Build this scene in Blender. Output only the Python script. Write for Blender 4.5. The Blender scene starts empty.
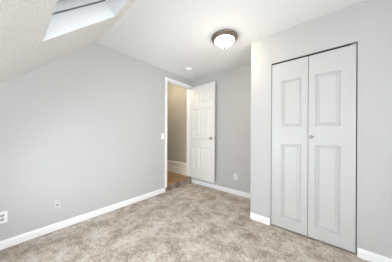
import bpy, bmesh, math, random
from mathutils import Vector, Matrix

scene = bpy.context.scene
COL = scene.collection
R = math.radians

# ------------------------------------------------------------------ camera
cam_data = bpy.data.cameras.new('camera')
cam = bpy.data.objects.new('camera', cam_data)
COL.objects.link(cam)
cam_data.sensor_width = 36.0
cam_data.lens = 156.717 / 392.0 * 36.0
cam_data.shift_y = (134.012 - 131.0) / 392.0
cam_data.clip_start = 0.02
yaw, roll = R(40.077), R(0.294)
fwd = Vector((-math.sin(yaw), math.cos(yaw), 0))
rgt = Vector((math.cos(yaw), math.sin(yaw), 0))
up = Vector((0, 0, 1))
r2 = rgt * math.cos(roll) + up * math.sin(roll)
u2 = -rgt * math.sin(roll) + up * math.cos(roll)
m = Matrix.Identity(4)
for i in range(3):
    m[i][0], m[i][1], m[i][2] = r2[i], u2[i], -fwd[i]
m.translation = Vector((0, 0, 1.164))
cam.matrix_world = m
scene.camera = cam

# ------------------------------------------------------------------ world, light, exposure
world = bpy.data.worlds.new('daylight')
scene.world = world
world.use_nodes = True
bg = world.node_tree.nodes['Background']
bg.inputs['Color'].default_value = (0.86, 0.93, 1.0, 1)
bg.inputs['Strength'].default_value = 1.0


def area_light(name, loc, direction, sx, sy, power, color):
    d = bpy.data.lights.new(name, 'AREA')
    d.shape = 'RECTANGLE'
    d.size, d.size_y, d.energy, d.color = sx, sy, power, color
    o = bpy.data.objects.new(name, d)
    o.location = loc
    o.rotation_euler = Vector(direction).to_track_quat('-Z', 'Y').to_euler()
    COL.objects.link(o)
    return o


# soft daylight fill entering by two added, unseen windows
area_light('daylight_side_window', (1.60, 0.05, 1.25), (-1, -0.20, 0.22), 1.3, 1.1, 50, (0.89, 0.95, 1.0))
area_light('daylight_rear_window', (-1.25, -0.95, 0.72), (-0.1, 1, 0.55), 1.3, 0.6, 32, (0.88, 0.95, 1.0))
# the hall's own lamp, round the corner from the doorway
hl = bpy.data.lights.new('hall_lamp_light', 'POINT')
hl.energy, hl.color, hl.shadow_soft_size = 8.5, (1.0, 0.86, 0.66), 0.10
ho = bpy.data.objects.new('hall_lamp_light', hl)
ho.location = (-2.95, 2.1, 2.35)
COL.objects.link(ho)

scene.view_settings.view_transform = 'Standard'
scene.view_settings.look = 'None'
scene.view_settings.gamma = 1.0
scene.view_settings.use_curve_mapping = False
scene.view_settings.exposure = 1.03


# ------------------------------------------------------------------ materials
def mat(name, color, rough=0.6, metal=0.0, bump=None, spec=0.5):
    mt = bpy.data.materials.new(name)
    mt.use_nodes = True
    nt = mt.node_tree
    b = nt.nodes['Principled BSDF']
    b.inputs['Base Color'].default_value = (*color, 1)
    b.inputs['Roughness'].default_value = rough
    b.inputs['Metallic'].default_value = metal
    b.inputs['Specular IOR Level'].default_value = spec
    if bump:
        scale, strength, dist = bump
        tc = nt.nodes.new('ShaderNodeTexCoord')
        n = nt.nodes.new('ShaderNodeTexNoise')
        n.inputs['Scale'].default_value = scale
        n.inputs['Detail'].default_value = 3
        bp = nt.nodes.new('ShaderNodeBump')
        bp.inputs['Strength'].default_value = strength
        bp.inputs['Distance'].default_value = dist
        nt.links.new(tc.outputs['Object'], n.inputs['Vector'])
        nt.links.new(n.outputs['Fac'], bp.inputs['Height'])
        nt.links.new(bp.outputs['Normal'], b.inputs['Normal'])
    return mt


def noise(nt, vec, scale, detail=3, rough=0.55, dist=0.0):
    n = nt.nodes.new('ShaderNodeTexNoise')
    n.inputs['Scale'].default_value = scale
    n.inputs['Detail'].default_value = detail
    n.inputs['Roughness'].default_value = rough
    n.inputs['Distortion'].default_value = dist
    nt.links.new(vec, n.inputs['Vector'])
    return n.outputs['Fac']


def ramp(nt, fac, stops):
    r = nt.nodes.new('ShaderNodeValToRGB')
    e = r.color_ramp.elements
    while len(e) < len(stops):
        e.new(0.5)
    for i, (p, c) in enumerate(stops):
        e[i].position = p
        e[i].color = (*c, 1)
    nt.links.new(fac, r.inputs['Fac'])
    return r.outputs['Color']


def mixc(nt, mode, fac, a, b):
    mx = nt.nodes.new('ShaderNodeMix')
    mx.data_type = 'RGBA'
    mx.blend_type = mode
    mx.inputs[0].default_value = fac
    nt.links.new(a, mx.inputs[6])
    nt.links.new(b, mx.inputs[7])
    return mx.outputs[2]


def carpet_mat(name, dark=(0.33, 0.275, 0.225), mid=(0.48, 0.415, 0.352), light=(0.61, 0.555, 0.505)):
    mt = bpy.data.materials.new(name)
    mt.use_nodes = True
    nt = mt.node_tree
    b = nt.nodes['Principled BSDF']
    b.inputs['Roughness'].default_value = 0.95
    b.inputs['Specular IOR Level'].default_value = 0.1
    tc = nt.nodes.new('ShaderNodeTexCoord')
    v = tc.outputs['Object']
    # brushed pile: broad patches broken into short strokes, and the tuft speckle
    big = noise(nt, v, 5.2, 6, 0.72, 0.3)
    c1 = ramp(nt, big, [(0.35, dark), (0.48, mid), (0.60, light)])
    strokes = noise(nt, v, 24.0, 4, 0.75, 0.5)
    c2 = ramp(nt, strokes, [(0.34, (0.38, 0.365, 0.35)), (0.64, (0.62, 0.63, 0.64))])
    c = mixc(nt, 'OVERLAY', 0.8, c1, c2)
    tuft = noise(nt, v, 75.0, 3, 0.7, 0.2)
    c3 = ramp(nt, tuft, [(0.32, (0.22, 0.22, 0.22)), (0.68, (0.78, 0.78, 0.78))])
    c = mixc(nt, 'OVERLAY', 0.7, c, c3)
    nt.links.new(c, b.inputs['Base Color'])
    add = nt.nodes.new('ShaderNodeMath')
    add.operation = 'ADD'
    nt.links.new(strokes, add.inputs[0])
    nt.links.new(tuft, add.inputs[1])
    bp = nt.nodes.new('ShaderNodeBump')
    bp.inputs['Strength'].default_value = 0.5
    bp.inputs['Distance'].default_value = 0.012
    nt.links.new(add.outputs[0], bp.inputs['Height'])
    nt.links.new(bp.outputs['Normal'], b.inputs['Normal'])
    return mt


def wood_mat(name):
    mt = bpy.data.materials.new(name)
    mt.use_nodes = True
    nt = mt.node_tree
    b = nt.nodes['Principled BSDF']
    b.inputs['Roughness'].default_value = 0.32
    tc = nt.nodes.new('ShaderNodeTexCoord')
    mp = nt.nodes.new('ShaderNodeMapping')
    nt.links.new(tc.outputs['Object'], mp.inputs['Vector'])
    br = nt.nodes.new('ShaderNodeTexBrick')
    br.inputs['Scale'].default_value = 1.0
    br.inputs['Mortar Size'].default_value = 0.002
    br.inputs['Brick Width'].default_value = 0.9
    br.inputs['Row Height'].default_value = 0.058
    br.inputs['Color1'].default_value = (0.42, 0.24, 0.10, 1)
    br.inputs['Color2'].default_value = (0.22, 0.125, 0.055, 1)
    br.inputs['Mortar'].default_value = (0.10, 0.05, 0.02, 1)
    mp.inputs['Rotation'].default_value = (0, 0, R(90))
    nt.links.new(mp.outputs['Vector'], br.inputs['Vector'])
    mp2 = nt.nodes.new('ShaderNodeMapping')
    mp2.inputs['Scale'].default_value = (60, 3, 60)
    nt.links.new(tc.outputs['Object'], mp2.inputs['Vector'])
    g = ramp(nt, noise(nt, mp2.outputs['Vector'], 1.0, 4), [(0.3, (0.40, 0.38, 0.36)), (0.7, (0.58, 0.58, 0.58))])
    nt.links.new(mixc(nt, 'OVERLAY', 0.6, br.outputs['Color'], g), b.inputs['Base Color'])
    return mt


def glass_mat(name):
    mt = bpy.data.materials.new(name)
    mt.use_nodes = True
    nt = mt.node_tree
    nt.nodes.remove(nt.nodes['Principled BSDF'])
    out = nt.nodes['Material Output']
    tr = nt.nodes.new('ShaderNodeBsdfTransparent')
    gl = nt.nodes.new('ShaderNodeBsdfGlossy')
    gl.inputs['Roughness'].default_value = 0.02
    fr = nt.nodes.new('ShaderNodeFresnel')
    fr.inputs['IOR'].default_value = 1.45
    mx = nt.nodes.new('ShaderNodeMixShader')
    nt.links.new(fr.outputs[0], mx.inputs[0])
    nt.links.new(tr.outputs[0], mx.inputs[1])
    nt.links.new(gl.outputs[0], mx.inputs[2])
    nt.links.new(mx.outputs[0], out.inputs['Surface'])
    return mt


M = {
    'wall': mat('grey_wall_paint', (0.53, 0.527, 0.52), 0.7, bump=(160, 0.06, 0.003), spec=0.3),
    'ceiling': mat('white_ceiling_paint', (0.84, 0.835, 0.825), 0.85, bump=(70, 0.22, 0.006), spec=0.2),
    'slope': mat('knockdown_ceiling_paint', (0.885, 0.875, 0.86), 0.85, bump=(50, 0.9, 0.015), spec=0.2),
    'trim': mat('white_trim_paint', (0.88, 0.88, 0.88), 0.4),
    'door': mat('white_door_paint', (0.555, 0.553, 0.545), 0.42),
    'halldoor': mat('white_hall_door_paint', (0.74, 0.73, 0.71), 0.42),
    'painted': mat('grey_painted_plastic', (0.58, 0.58, 0.575), 0.45),
    'socket': mat('outlet_face_plastic', (0.50, 0.50, 0.50), 0.4),
    'plate': mat('white_plastic', (0.86, 0.86, 0.85), 0.35),
    'shaft': mat('white_skylight_shaft_paint', (0.80, 0.81, 0.82), 0.7),
    'vinyl': mat('white_window_vinyl', (0.86, 0.87, 0.88), 0.4),
    'gasket': mat('grey_window_gasket', (0.22, 0.24, 0.26), 0.6),
    'lightgasket': mat('pale_window_gasket', (0.50, 0.52, 0.54), 0.6),
    'dark': mat('dark_slot', (0.03, 0.03, 0.03), 0.6),
    'nickel': mat('satin_nickel', (0.42, 0.41, 0.39), 0.30, 1.0),
    'bronze': mat('brushed_bronze_nickel', (0.27, 0.23, 0.185), 0.38, 1.0),
    'darkbronze': mat('dark_bronze', (0.16, 0.125, 0.09), 0.45, 0.8),
    'track': mat('dark_track_metal', (0.02, 0.02, 0.02), 0.6, 0.0),
    'hallwall': mat('tan_hall_paint', (0.43, 0.395, 0.325), 0.75, spec=0.3),
    'halltrim': mat('cream_hall_trim', (0.80, 0.74, 0.66), 0.45),
    'carpet': carpet_mat('beige_carpet'),
    'stepcarpet': carpet_mat('brown_step_carpet', (0.17, 0.125, 0.10), (0.25, 0.195, 0.16), (0.34, 0.28, 0.24)),
    'wood': wood_mat('oak_floor'),
    'glass': glass_mat('clear_window_glass'),
}
gm = bpy.data.materials.new('frosted_lit_glass')
gm.use_nodes = True
gnt = gm.node_tree
gb = gnt.nodes['Principled BSDF']
gb.inputs['Base Color'].default_value = (0.95, 0.93, 0.88, 1)
gb.inputs['Roughness'].default_value = 0.3
gb.inputs['Emission Color'].default_value = (1.0, 0.85, 0.66, 1)
gb.inputs['Emission Strength'].default_value = 21.0
M['litglass'] = gm


# ------------------------------------------------------------------ helpers
def obj(name, bm, material, parent=None, smooth=False, bevel=0.0):
    me = bpy.data.meshes.new(name)
    bmesh.ops.recalc_face_normals(bm, faces=bm.faces)
    bm.to_mesh(me)
    bm.free()
    me.materials.append(material)
    for p in me.polygons:
        p.use_smooth = smooth
    o = bpy.data.objects.new(name, me)
    COL.objects.link(o)
    if parent:
        o.parent = parent
    if bevel:
        bv = o.modifiers.new('bevel', 'BEVEL')
        bv.width = bevel
        bv.segments = 2
        bv.limit_method = 'ANGLE'
    return o


def thing(name, label, cat, loc=(0, 0, 0), rotz=0.0, group=None, kind=None):
    o = bpy.data.objects.new(name, None)
    o.empty_display_size = 0.05
    o.location = loc
    o.rotation_euler = (0, 0, rotz)
    COL.objects.link(o)
    return tag(o, label, cat, group, kind)


def tag(o, label, cat, group=None, kind=None):
    o['label'] = label
    o['category'] = cat
    if group:
        o['group'] = group
    if kind:
        o['kind'] = kind
    return o


def struct(name, bm, material, label, cat, **kw):
    return tag(obj(name, bm, material, **kw), label, cat, kind='structure')


def box(bm, x0, x1, y0, y1, z0, z1):
    v = [bm.verts.new((x, y, z)) for x in (x0, x1) for y in (y0, y1) for z in (z0, z1)]
    for f in ((0, 1, 3, 2), (4, 6, 7, 5), (0, 4, 5, 1), (2, 3, 7, 6), (0, 2, 6, 4), (1, 5, 7, 3)):
        bm.faces.new([v[i] for i in f])


def boxes(*bs):
    bm = bmesh.new()
    for b in bs:
        box(bm, *b)
    return bm


def prism(bm, pts, axis, a, b):
    """extrude a 2-D outline along an axis: axis 'x' takes (y,z), 'y' takes (x,z), 'z' takes (x,y)"""
    def P(p, t):
        return {'x': (t, p[0], p[1]), 'y': (p[0], t, p[1]), 'z': (p[0], p[1], t)}[axis]
    lo = [bm.verts.new(P(p, a)) for p in pts]
    hi = [bm.verts.new(P(p, b)) for p in pts]
    bm.faces.new(lo)
    bm.faces.new(hi[::-1])
    n = len(pts)
    for i in range(n):
        bm.faces.new((lo[i], lo[(i + 1) % n], hi[(i + 1) % n], hi[i]))


def lathe(bm, prof, n=40, axis='z', origin=(0, 0, 0)):
    """revolve (radius, height) points; ends with radius 0 are closed to a point"""
    ox, oy, oz = origin

    def P(r, h, a):
        c, s = r * math.cos(a), r * math.sin(a)
        return {'z': (ox + c, oy + s, oz + h), 'y': (ox + c, oy + h, oz + s), 'x': (ox + h, oy + c, oz + s)}[axis]
    rings = []
    for r, h in prof:
        if r < 1e-6:
            rings.append([bm.verts.new(P(0, h, 0))])
        else:
            rings.append([bm.verts.new(P(r, h, 2 * math.pi * k / n)) for k in range(n)])
    for A, B in zip(rings, rings[1:]):
        for k in range(n):
            k2 = (k + 1) % n
            if len(A) == 1 and len(B) == 1:
                continue
            if len(A) == 1:
                bm.faces.new((A[0], B[k], B[k2]))
            elif len(B) == 1:
                bm.faces.new((A[k], A[k2], B[0]))
            else:
                bm.faces.new((A[k], A[k2], B[k2], B[k]))
    return bm


def panel_leaf(w, h, t, panels, d=0.009):
    """a moulded panel door leaf: x 0..w, z 0..h, y 0..t, raised panels (x0,x1,z0,z1) on both faces"""
    bm = bmesh.new()
    xs = sorted({0, w} | {p[0] for p in panels} | {p[1] for p in panels})
    zs = sorted({0, h} | {p[2] for p in panels} | {p[3] for p in panels})
    for y, sgn in ((0.0, 1), (t, -1)):
        g = {}
        for x in xs:
            for z in zs:
                g[x, z] = bm.verts.new((x, y, z))
        for x0, x1 in zip(xs, xs[1:]):
            for z0, z1 in zip(zs, zs[1:]):
                c = [g[x0, z0], g[x1, z0], g[x1, z1], g[x0, z1]]
                hit = any(p[0] - 1e-6 <= x0 and x1 <= p[1] + 1e-6 and p[2] - 1e-6 <= z0 and z1 <= p[3] + 1e-6 for p in panels)
                if not hit:
                    bm.faces.new(c)
                    continue
                prev = c
                for ins, dep in ((0.004, d * 0.8), (0.008, d), (0.016, d), (0.036, d * 0.2), (0.040, d * 0.12)):
                    r = [bm.verts.new((xx, y + sgn * dep, zz)) for xx, zz in
                         ((x0 + ins, z0 + ins), (x1 - ins, z0 + ins), (x1 - ins, z1 - ins), (x0 + ins, z1 - ins))]
                    for k in range(4):
                        bm.faces.new((prev[k], prev[(k + 1) % 4], r[(k + 1) % 4], r[k]))
                    prev = r
                bm.faces.new(prev)
        if y == 0.0:
            g0 = g
    ring = [(x, 0) for x in xs] + [(w, z) for z in zs[1:]] + [(x, h) for x in xs[::-1][1:]] + [(0, z) for z in zs[::-1][1:-1]]
    for a, b in zip(ring, ring[1:] + ring[:1]):
        bm.faces.new((g0[a], g0[b], g[b], g[a]))
    return bm


# ------------------------------------------------------------------ room dimensions
XL, YB, YC, H = -2.501, 2.821, 2.152, 2.44       # left wall, back wall, closet wall, ceiling
XC = -0.817                                       # corner where the closet wall ends
YA, TH = 0.781, R(43.194)                         # crease of the sloped ceiling and its pitch
XR, YK = 1.50, -0.75                              # right wall and low rear wall (outside the photo)
T = 0.12
TAN = math.tan(TH)
DY0, DY1, DZ0, DZ1 = 2.058, 2.766, 0.150, 2.245   # hall doorway between its jambs
CX0, CX1, CZ1 = -0.556, 0.217, 2.066              # closet opening


def zs(y):
    return H - (YA - y) * TAN


# ------------------------------------------------------------------ structure
struct('floor', boxes((XL - T, XR + T, YK - T, YB + T, -0.10, 0.0)), M['carpet'],
       'beige cut-pile carpet over the whole bedroom floor', 'floor')

bm = bmesh.new()
prism(bm, [(YK - T, 0), (DY0 - 0.02, 0), (DY0 - 0.02, DZ1 + 0.02), (DY1 + 0.02, DZ1 + 0.02), (DY1 + 0.02, 0), (YB + T, 0),
           (YB + T, H + 0.05), (YA, H + 0.05), (YK - T, zs(YK - T) + 0.05)], 'x', XL - T, XL)
struct('wall_left', bm, M['wall'], 'pale grey gable wall under the slope, with the hall doorway', 'wall')

struct('wall_back', boxes((XL, XR + T, YB, YB + T, 0, H + 0.05)), M['wall'],
       'pale grey wall behind the open panel door', 'wall')

bm = bmesh.new()
prism(bm, [(XC, 0), (CX0, 0), (CX0, CZ1), (CX1, CZ1), (CX1, 0), (XR, 0), (XR, H), (XC, H)], 'y', YC, YC + 0.11)
box(bm, XC, XC + 0.11, YC + 0.11, YB, 0, H)
struct('wall_closet', bm, M['wall'], 'pale grey wall around the white bifold closet door', 'wall')

# right wall with an opening for the added, unseen window
WY0, WY1, WZ0, WZ1 = -0.60, 0.70, 0.70, 1.8
bm = bmesh.new()
box(bm, XR, XR + T, YK - T, WY0, 0, H + 0.05)
box(bm, XR, XR + T, WY1, YB, 0, H + 0.05)
box(bm, XR, XR + T, WY0, WY1, 0, WZ0)
box(bm, XR, XR + T, WY0, WY1, WZ1, H + 0.05)
struct('wall_right', bm, M['wall'], 'pale grey gable wall with a window, outside the photo', 'wall')

# low rear wall, opened for an added window that lets fill light in
RX0, RX1, RZ0, RZ1 = -1.95, -0.55, 0.45, 0.0
RZ1 = zs(YK) - 0.04
bm = bmesh.new()
box(bm, XL, RX0, YK - T, YK, 0, zs(YK))
box(bm, RX1, XR, YK - T, YK, 0, zs(YK))
box(bm, RX0, RX1, YK - T, YK, 0, RZ0)
box(bm, RX0, RX1, YK - T, YK, RZ1, zs(YK))
struct('wall_rear', bm, M['wall'], 'low pale grey knee wall behind the camera', 'wall')

struct('ceiling', boxes((XL, XR, YA, YB, H, H + 0.12)), M['ceiling'], 'flat white ceiling with the round lamp', 'ceiling')

# sloped ceiling with the skylight shaft: local u = x, w = distance down the slope from the crease, n = up through the roof
cs, sn = math.cos(TH), math.sin(TH)


def SP(u, w, n):
    return (u, YA - w * cs - n * sn, H - w * sn + n * cs)


KU0, KU1, KW0, KW1, KD = -1.645, -1.02, 0.147, 0.858, 0.13
WL = (YA - YK + T) / cs
us = [XL, KU0, KU1, XR]
ws = [-0.04, KW0, KW1, WL]
bm = bmesh.new()
lay = []
for n in (0.0, KD):
    lay.append([[bm.verts.new(SP(u, w if n == 0 or w > 0 else w, n)) for w in ws] for u in us])
for g in lay:
    for i in range(3):
        for j in range(3):
            if (i, j) != (1, 1):
                bm.faces.new((g[i][j], g[i + 1][j], g[i + 1][j + 1], g[i][j + 1]))
a, b = lay
for ring in ([(0, 0), (1, 0), (2, 0), (3, 0), (3, 1), (3, 2), (3, 3), (2, 3), (1, 3), (0, 3), (0, 2), (0, 1)],
             [(1, 1), (2, 1), (2, 2), (1, 2)]):
    for p, q in zip(ring, ring[1:] + ring[:1]):
        bm.faces.new((a[p[0]][p[1]], a[q[0]][q[1]], b[q[0]][q[1]], b[p[0]][p[1]]))
struct('ceiling_slope', bm, M['slope'], 'sloped white textured ceiling cut by the skylight', 'ceiling')


def slope_frame(bm, u0, u1, w0, w1, wid, n0, n1):
    """rectangular frame in slope space, open in the middle"""
    o = [(u0, w0), (u1, w0), (u1, w1), (u0, w1)]
    i = [(u0 + wid, w0 + wid), (u1 - wid, w0 + wid), (u1 - wid, w1 - wid), (u0 + wid, w1 - wid)]
    rings = [[bm.verts.new(SP(u, w, n)) for u, w in pts] for pts, n in ((o, n0), (i, n0), (i, n1), (o, n1))]
    for k in range(4):
        A, B = rings[k], rings[(k + 1) % 4]
        for j in range(4):
            bm.faces.new((A[j], A[(j + 1) % 4], B[(j + 1) % 4], B[j]))


w1 = thing('window_1', 'skylight set deep in the sloped ceiling', 'skylight', kind='structure')
E_ = 0.0
bm = bmesh.new()
slope_frame(bm, KU0, KU1, KW0, KW1, 0.004, 0.0005, KD)
obj('shaft_lining', bm, M['shaft'], w1)
bm = bmesh.new()
slope_frame(bm, KU0 - 0.006, KU1 + 0.006, KW0 - 0.006, KW1 + 0.006, 0.004, KD, KD + 0.012)
obj('gasket', bm, M['gasket'], w1)  # strip coloured dark for the shade in the gap under the frame
bm = bmesh.new()
slope_frame(bm, KU0 - 0.05, KU1 + 0.05, KW0 - 0.05, KW1 + 0.05, 0.06, KD + 0.012, KD + 0.065)
fr = obj('window_frame', bm, M['vinyl'], w1)
bm = bmesh.new()
slope_frame(bm, KU0 - 0.02, KU1 + 0.02, KW0 - 0.02, KW1 + 0.02, 0.040, KD + 0.069, KD + 0.10)
obj('sash', bm, M['vinyl'], w1)
bm = bmesh.new()
slope_frame(bm, KU0 - 0.012, KU1 + 0.012, KW0 - 0.012, KW1 + 0.012, 0.03, KD + 0.065, KD + 0.069)
obj('gasket', bm, M['lightgasket'], w1)
bm = bmesh.new()
vs = [SP(u, w, n) for n in (KD + 0.08, KD + 0.086) for u, w in
      ((KU0 + 0.018, KW0 + 0.018), (KU1 - 0.018, KW0 + 0.018), (KU1 - 0.018, KW1 - 0.018), (KU0 + 0.018, KW1 - 0.018))]
vs = [bm.verts.new(v) for v in vs]
for f in ((0, 1, 2, 3), (7, 6, 5, 4), (0, 1, 5, 4), (1, 2, 6, 5), (2, 3, 7, 6), (3, 0, 4, 7)):
    bm.faces.new([vs[i] for i in f])
obj('pane', bm, M['glass'], w1)


def wall_window(name, axis, pos, a0, a1, z0, z1, label):
    w = thing(name, label, 'window', kind='structure')

    def B(t0, t1, aa, bb, zz0, zz1):
        return (t0, t1, aa, bb, zz0, zz1) if axis == 'x' else (aa, bb, t0, t1, zz0, zz1)
    f = 0.045
    s0, s1 = pos
    mid = (a0 + a1) / 2
    obj('window_frame', boxes(B(s0, s1, a0, a0 + f, z0, z1), B(s0, s1, a1 - f, a1, z0, z1), B(s0, s1, a0 + f, a1 - f, z0, z0 + f),
                              B(s0, s1, a0 + f, a1 - f, z1 - f, z1), B(s0, s1, mid - 0.02, mid + 0.02, z0 + f, z1 - f)), M['vinyl'], w)
    c = (s0 + s1) / 2
    obj('pane', boxes(B(c - 0.003, c + 0.003, a0 + f, mid - 0.02, z0 + f, z1 - f)), M['glass'], w)
    obj('pane', boxes(B(c - 0.003, c + 0.003, mid + 0.02, a1 - f, z0 + f, z1 - f)), M['glass'], w)


wall_window('window_2', 'x', (XR + 0.03, XR + 0.08), WY0, WY1, WZ0, WZ1, 'white window in the right gable wall, outside the photo')  # added to carry daylight onto the left wall
wall_window('window_3', 'y', (YK - 0.08, YK - 0.03), RX0, RX1, RZ0, RZ1, 'white window in the knee wall behind the camera')  # added for soft fill from behind the camera


# baseboards: one profile run along each wall
def base_profile(h=0.083, t=0.014):
    return [(0, 0), (t, 0), (t, h - 0.022), (t * 0.72, h - 0.014), (t * 0.55, h - 0.004), (t * 0.3, h), (0, h)]


def base_run(name, axis, face, sgn, a, b, label, h=0.083):
    bm = bmesh.new()
    pts = [(face + sgn * d, z) for d, z in base_profile(h)]
    # a run along y has an (x,z) profile, a run along x a (y,z) profile
    prism(bm, pts, 'y' if axis == 'y' else 'x', a, b)
    return struct(name, bm, M['trim'], label, 'baseboard')


base_run('baseboard_left', 'y', XL, 1, YK, DY0 - 0.055, 'long white baseboard under the left grey wall')
base_run('baseboard_back', 'x', YB, -1, XL, XC, 'white baseboard under the wall behind the open door')
base_run('baseboard_closet_left', 'x', YC, -1, XC, CX0 - 0.006, 'short white baseboard between wall corner and closet door')
base_run('baseboard_closet_right', 'x', YC, -1, CX1 + 0.004, XR, 'white baseboard on the far side of the closet door')
base_run('baseboard_right', 'y', XR, -1, YK, YC - 0.014, 'white baseboard under the right window, outside the photo')

# hall doorway: jamb lining, stop and casing
bm = boxes((XL - T - 0.002, XL + 0.002, DY0 - 0.02, DY0, DZ0, DZ1 + 0.02),
           (XL - T - 0.002, XL + 0.002, DY1, DY1 + 0.02, DZ0, DZ1 + 0.02),
           (XL - T - 0.002, XL + 0.002, DY0, DY1, DZ1, DZ1 + 0.02),
           (XL - 0.075, XL - 0.040, DY0, DY0 + 0.011, DZ0, DZ1),
           (XL - 0.075, XL - 0.040, DY1 - 0.011, DY1, DZ0, DZ1),
           (XL - 0.075, XL - 0.040, DY0 + 0.011, DY1 - 0.011, DZ1 - 0.011, DZ1))
struct('trim_1', bm, M['trim'], 'white jamb lining inside the hall doorway', 'door jamb')
bm = bmesh.new()
cw, ct = 0.052, 0.016
box(bm, XL, XL + ct, DY0 - 0.005 - cw, DY0 - 0.005, 0.085, DZ1 + 0.005 + cw)
box(bm, XL, XL + ct, DY0 - 0.005, YB - 0.001, DZ1 + 0.005, DZ1 + 0.005 + cw)
box(bm, XL, XL + ct, DY1 + 0.005, YB - 0.001, DZ0, DZ1 + 0.005)
struct('trim_2', bm, M['trim'], 'white casing framing the hall doorway', 'door casing', bevel=0.003)

# carpeted riser below the raised hall, its wooden nosing, and the hall beyond
struct('trim_3', boxes((XL - T, XL - 0.002, DY0 - 0.0199, DY1 + 0.0199, 0.0, DZ0 - 0.025), (XL - 0.002, XL + 0.006, DY0 - 0.03, YB - 0.015, 0.0, DZ0 - 0.022)),
       M['stepcarpet'], 'brown carpeted riser of the step up to the hall', 'step')
struct('trim_4', boxes((XL - 0.05, XL + 0.014, DY0, DY1, DZ0 - 0.022, DZ0)), M['wood'], 'oak nosing along the front of the hall step', 'step nosing', bevel=0.006)
HX, HY0, HY1, HH = -4.1, 0.9, 2.785, 2.62
struct('floor_hall', boxes((HX, XL - T, HY0, HY1 + T, DZ0 - 0.022, DZ0), (XL - T, XL - 0.05, DY0, DY1, DZ0 - 0.022, DZ0)), M['wood'],
       'oak strip floor of the raised hall', 'floor')
struct('wall_hall_end', boxes((HX, XL - T, HY1, HY1 + T, DZ0, HH)), M['hallwall'], 'tan hall wall seen through the doorway', 'wall')
struct('wall_hall_far', boxes((HX - T, HX, HY0, HY1 + T, DZ0, HH), (HX, XL - T, HY0 - T, HY0, DZ0, HH)), M['hallwall'], 'tan hall walls hidden beyond the doorway', 'wall')
struct('ceiling_hall', boxes((HX - T, XL - T, HY0 - T, HY1 + T, HH, HH + 0.1)), M['ceiling'], 'white hall ceiling hidden above the doorway', 'ceiling')
bm = bmesh.new()
prism(bm, [(HY1, DZ0), (HY1 - 0.018, DZ0), (HY1 - 0.030, DZ0 + 0.002), (HY1 - 0.030, DZ0 + 0.15), (HY1 - 0.010, DZ0 + 0.165), (HY1 - 0.010, DZ0 + 0.245),
           (HY1 - 0.040, DZ0 + 0.258), (HY1 - 0.040, DZ0 + 0.285), (HY1 - 0.012, DZ0 + 0.300), (HY1, DZ0 + 0.300)], 'x', HX, XL - T)
struct('baseboard_hall', bm, M['halltrim'], 'tall cream baseboard on the tan hall wall', 'baseboard')

# ------------------------------------------------------------------ hall door (open, almost against the back wall)
DW, DH, DT = 0.700, 2.078, 0.035
d1 = thing('door_1', 'white six-panel hall door standing open above the carpet', 'door', (XL + 0.018, 2.762, DZ0 + 0.016), R(-3.0), kind='structure')
pl = [(0.105, 0.310, 0.235, 0.690), (0.390, 0.595, 0.235, 0.690),
      (0.105, 0.310, 0.940, 1.560), (0.390, 0.595, 0.940, 1.560),
      (0.105, 0.310, 1.670, 1.930), (0.390, 0.595, 1.670, 1.930)]
leaf = obj('door_leaf', panel_leaf(DW, DH, DT, pl, 0.013), M['halldoor'], d1)
leaf.location = (0.004, -DT, 0)


def knob_bm(sgn, s=1.0):
    return lathe(bmesh.new(), [(0, 0), (0.032 * s, 0), (0.033 * s, sgn * 0.004 * s), (0.028 * s, sgn * 0.009 * s), (0.012 * s, sgn * 0.012 * s),
                               (0.011 * s, sgn * 0.026 * s), (0.019 * s, sgn * 0.032 * s), (0.027 * s, sgn * 0.042 * s), (0.0275 * s, sgn * 0.050 * s),
                               (0.022 * s, sgn * 0.058 * s), (0.010 * s, sgn * 0.0625 * s), (0, sgn * 0.063 * s)], 28, 'y')


KZ = 0.915
k = obj('door_knob', knob_bm(-1), M['nickel'], d1, smooth=True)
k.location = (DW - 0.062, -DT, KZ)
k['label'] = 'satin nickel knob'
k2 = obj('door_knob', knob_bm(1), M['nickel'], d1, smooth=True)
k2.location = (DW - 0.062, 0, KZ)
lt = obj('latch_plate', boxes((DW + 0.004, DW + 0.006, -DT + 0.006, -0.006, KZ - 0.028, KZ + 0.028), (DW + 0.006, DW + 0.014, -DT + 0.012, -0.012, KZ - 0.008, KZ + 0.008)), M['nickel'], d1)
for hz in (0.20, 1.02, 1.86):
    bm = lathe(bmesh.new(), [(0, -0.045), (0.006, -0.045), (0.006, 0.045), (0, 0.045)], 12, 'z', (-0.002, 0.0, hz))
    obj('hinge', bm, M['nickel'], d1)

# ------------------------------------------------------------------ closet bifold door
d2 = thing('door_2', 'white two-leaf panelled bifold closet door, closed', 'door', (CX0, YC + 0.012, 0.018), kind='structure')
LW, LH, LT = 0.378, 2.029, 0.032
gap = 0.0047
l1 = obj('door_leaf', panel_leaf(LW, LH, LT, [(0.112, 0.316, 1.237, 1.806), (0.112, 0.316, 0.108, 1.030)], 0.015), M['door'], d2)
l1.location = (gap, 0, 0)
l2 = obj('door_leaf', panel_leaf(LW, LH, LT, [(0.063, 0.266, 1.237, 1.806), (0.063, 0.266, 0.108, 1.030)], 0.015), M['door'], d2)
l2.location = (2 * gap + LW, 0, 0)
k = obj('door_knob', lathe(bmesh.new(), [(0, 0), (0.010, 0), (0.008, -0.006), (0.0075, -0.014), (0.014, -0.020), (0.0175, -0.027), (0.015, -0.033), (0.007, -0.036), (0, -0.0365)], 24, 'y'),
        M['nickel'], d2, smooth=True)
k.location = (2 * gap + LW + 0.026, 0, 1.122)
k['label'] = 'small satin nickel knob'
obj('door_track', boxes((0.003, CX1 - CX0 - 0.003, 0.004, 0.030, LH + 0.003, CZ1 - 0.008)), M['track'], d2)
obj('pivot_bracket', boxes((CX1 - CX0 - 0.045, CX1 - CX0 - 0.002, -0.004, 0.010, LH + 0.003, LH + 0.012)), M['nickel'], d2)

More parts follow.
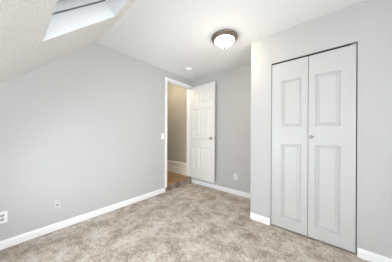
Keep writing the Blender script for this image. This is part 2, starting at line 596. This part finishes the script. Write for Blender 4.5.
# ------------------------------------------------------------------ flush ceiling lamp
lamp = thing('ceiling_lamp', 'round flush ceiling lamp with bronze rim and frosted glass bowl', 'ceiling lamp', (-1.045, 1.815, H))
obj('lamp_base', lathe(bmesh.new(), [(0, 0), (0.160, 0), (0.168, -0.005), (0.171, -0.014), (0.168, -0.022), (0.158, -0.028), (0.148, -0.036), (0.140, -0.046), (0.134, -0.052), (0.126, -0.052), (0.126, -0.020), (0, -0.020)], 64),
    M['bronze'], lamp, smooth=True)
prof = [(0.128, -0.040)] + [(0.127 * math.sqrt(1 - t ** 1.25), -0.044 - 0.078 * t) for t in [k / 16 for k in range(16)]] + [(0, -0.122)]
bowl = obj('glass_bowl', lathe(bmesh.new(), prof, 64), M['litglass'], lamp, smooth=True)
obj('finial', lathe(bmesh.new(), [(0, -0.120), (0.015, -0.121), (0.016, -0.126), (0.009, -0.130), (0.012, -0.135), (0.012, -0.141), (0.006, -0.147), (0, -0.148)], 20),
    M['darkbronze'], lamp, smooth=True)
# ------------------------------------------------------------------ smoke detector
sd = thing('smoke_detector', 'small round white smoke detector on the ceiling near the hall doorway', 'smoke detector', (-2.10, 2.254, H))
obj('base_plate', lathe(bmesh.new(), [(0, 0), (0.068, 0), (0.068, -0.008), (0.064, -0.011), (0, -0.011)], 40), M['plate'], sd, smooth=False)
obj('cover', lathe(bmesh.new(), [(0.061, -0.011), (0.062, -0.020), (0.056, -0.031), (0.040, -0.037), (0.020, -0.038), (0, -0.038)], 40), M['plate'], sd, smooth=True)
obj('test_button', lathe(bmesh.new(), [(0, -0.038), (0.012, -0.038), (0.011, -0.041), (0, -0.0415)], 20), M['plate'], sd)


# ------------------------------------------------------------------ wall plates (built facing local -y, origin at their centre on the wall)
def plate_bm():
    bm = bmesh.new()
    o = [(-0.035, -0.0575), (0.035, -0.0575), (0.035, 0.0575), (-0.035, 0.0575)]
    r0 = [bm.verts.new((x, 0, z)) for x, z in o]
    r1 = [bm.verts.new((x, -0.0035, z)) for x, z in o]
    r2 = [bm.verts.new((x * 0.90, -0.0065, z * 0.94)) for x, z in o]
    for A, B in ((r0, r1), (r1, r2)):
        for i in range(4):
            bm.faces.new((A[i], A[(i + 1) % 4], B[(i + 1) % 4], B[i]))
    bm.faces.new(r2)
    bm.faces.new(r0[::-1])
    return bm


def screw(parent, z):
    s = obj('screw', lathe(bmesh.new(), [(0, -0.0065), (0.0033, -0.0065), (0.0028, -0.0078), (0, -0.008)], 12, 'y', (0, 0, z)), M['nickel'], parent)
    return s


def wall_outlet(label, loc, rotz):
    t = thing('wall_outlet', label, 'outlet', loc, rotz, group='duplex outlets low on the walls')
    obj('cover_plate', plate_bm(), M['plate'], t)
    for z in (0.0195, -0.0195):
        pts = [(0.0165 * math.cos(a), 0.0145 * max(-0.86, min(0.86, math.sin(a)))) for a in [R(x) for x in range(0, 360, 15)]]
        bm = bmesh.new()
        prism(bm, [(x, zz + z) for x, zz in pts], 'y', -0.0060, -0.0085)
        s = obj('socket', bm, M['socket'], t)
        obj('slots', boxes((-0.0078, -0.0056, -0.0090, -0.0084, z - 0.003, z + 0.007), (0.0056, 0.0078, -0.0090, -0.0084, z - 0.002, z + 0.006),
                           (-0.0022, 0.0022, -0.0090, -0.0084, z - 0.0095, z - 0.005)), M['dark'], s)
    screw(t, 0.0)
    return t


wall_outlet('white duplex outlet on the left wall, nearest the camera', (XL, -0.046, 0.315), R(90))
wall_outlet('white duplex outlet on the back wall beside the open door', (-1.367, YB, 0.335), 0.0)

cx = thing('cable_plate', 'white wall plate with one round cable jack on the left wall', 'wall plate', (XL, 0.372, 0.300), R(90))
obj('cover_plate', plate_bm(), M['painted'], cx)
j = obj('cable_jack', lathe(bmesh.new(), [(0, -0.006), (0.0075, -0.006), (0.0075, -0.009), (0.0048, -0.0095), (0.0048, -0.018), (0.003, -0.018), (0.003, -0.012), (0, -0.012)], 16, 'y'), M['track'], cx)
screw(cx, 0.042)
screw(cx, -0.042)

sw = thing('light_switch', 'white toggle light switch on the left wall beside the hall doorway', 'light switch', (XL, 1.948, 1.112), R(90))
obj('cover_plate', plate_bm(), M['plate'], sw)
bm = bmesh.new()
prism(bm, [(-0.006, -0.012), (-0.0075, -0.012), (-0.0195, 0.006), (-0.0195, 0.011), (-0.0075, 0.012), (-0.006, 0.012)], 'x', -0.0048, 0.0048)
obj('toggle', bm, M['plate'], sw)
screw(sw, 0.030)
screw(sw, -0.030)
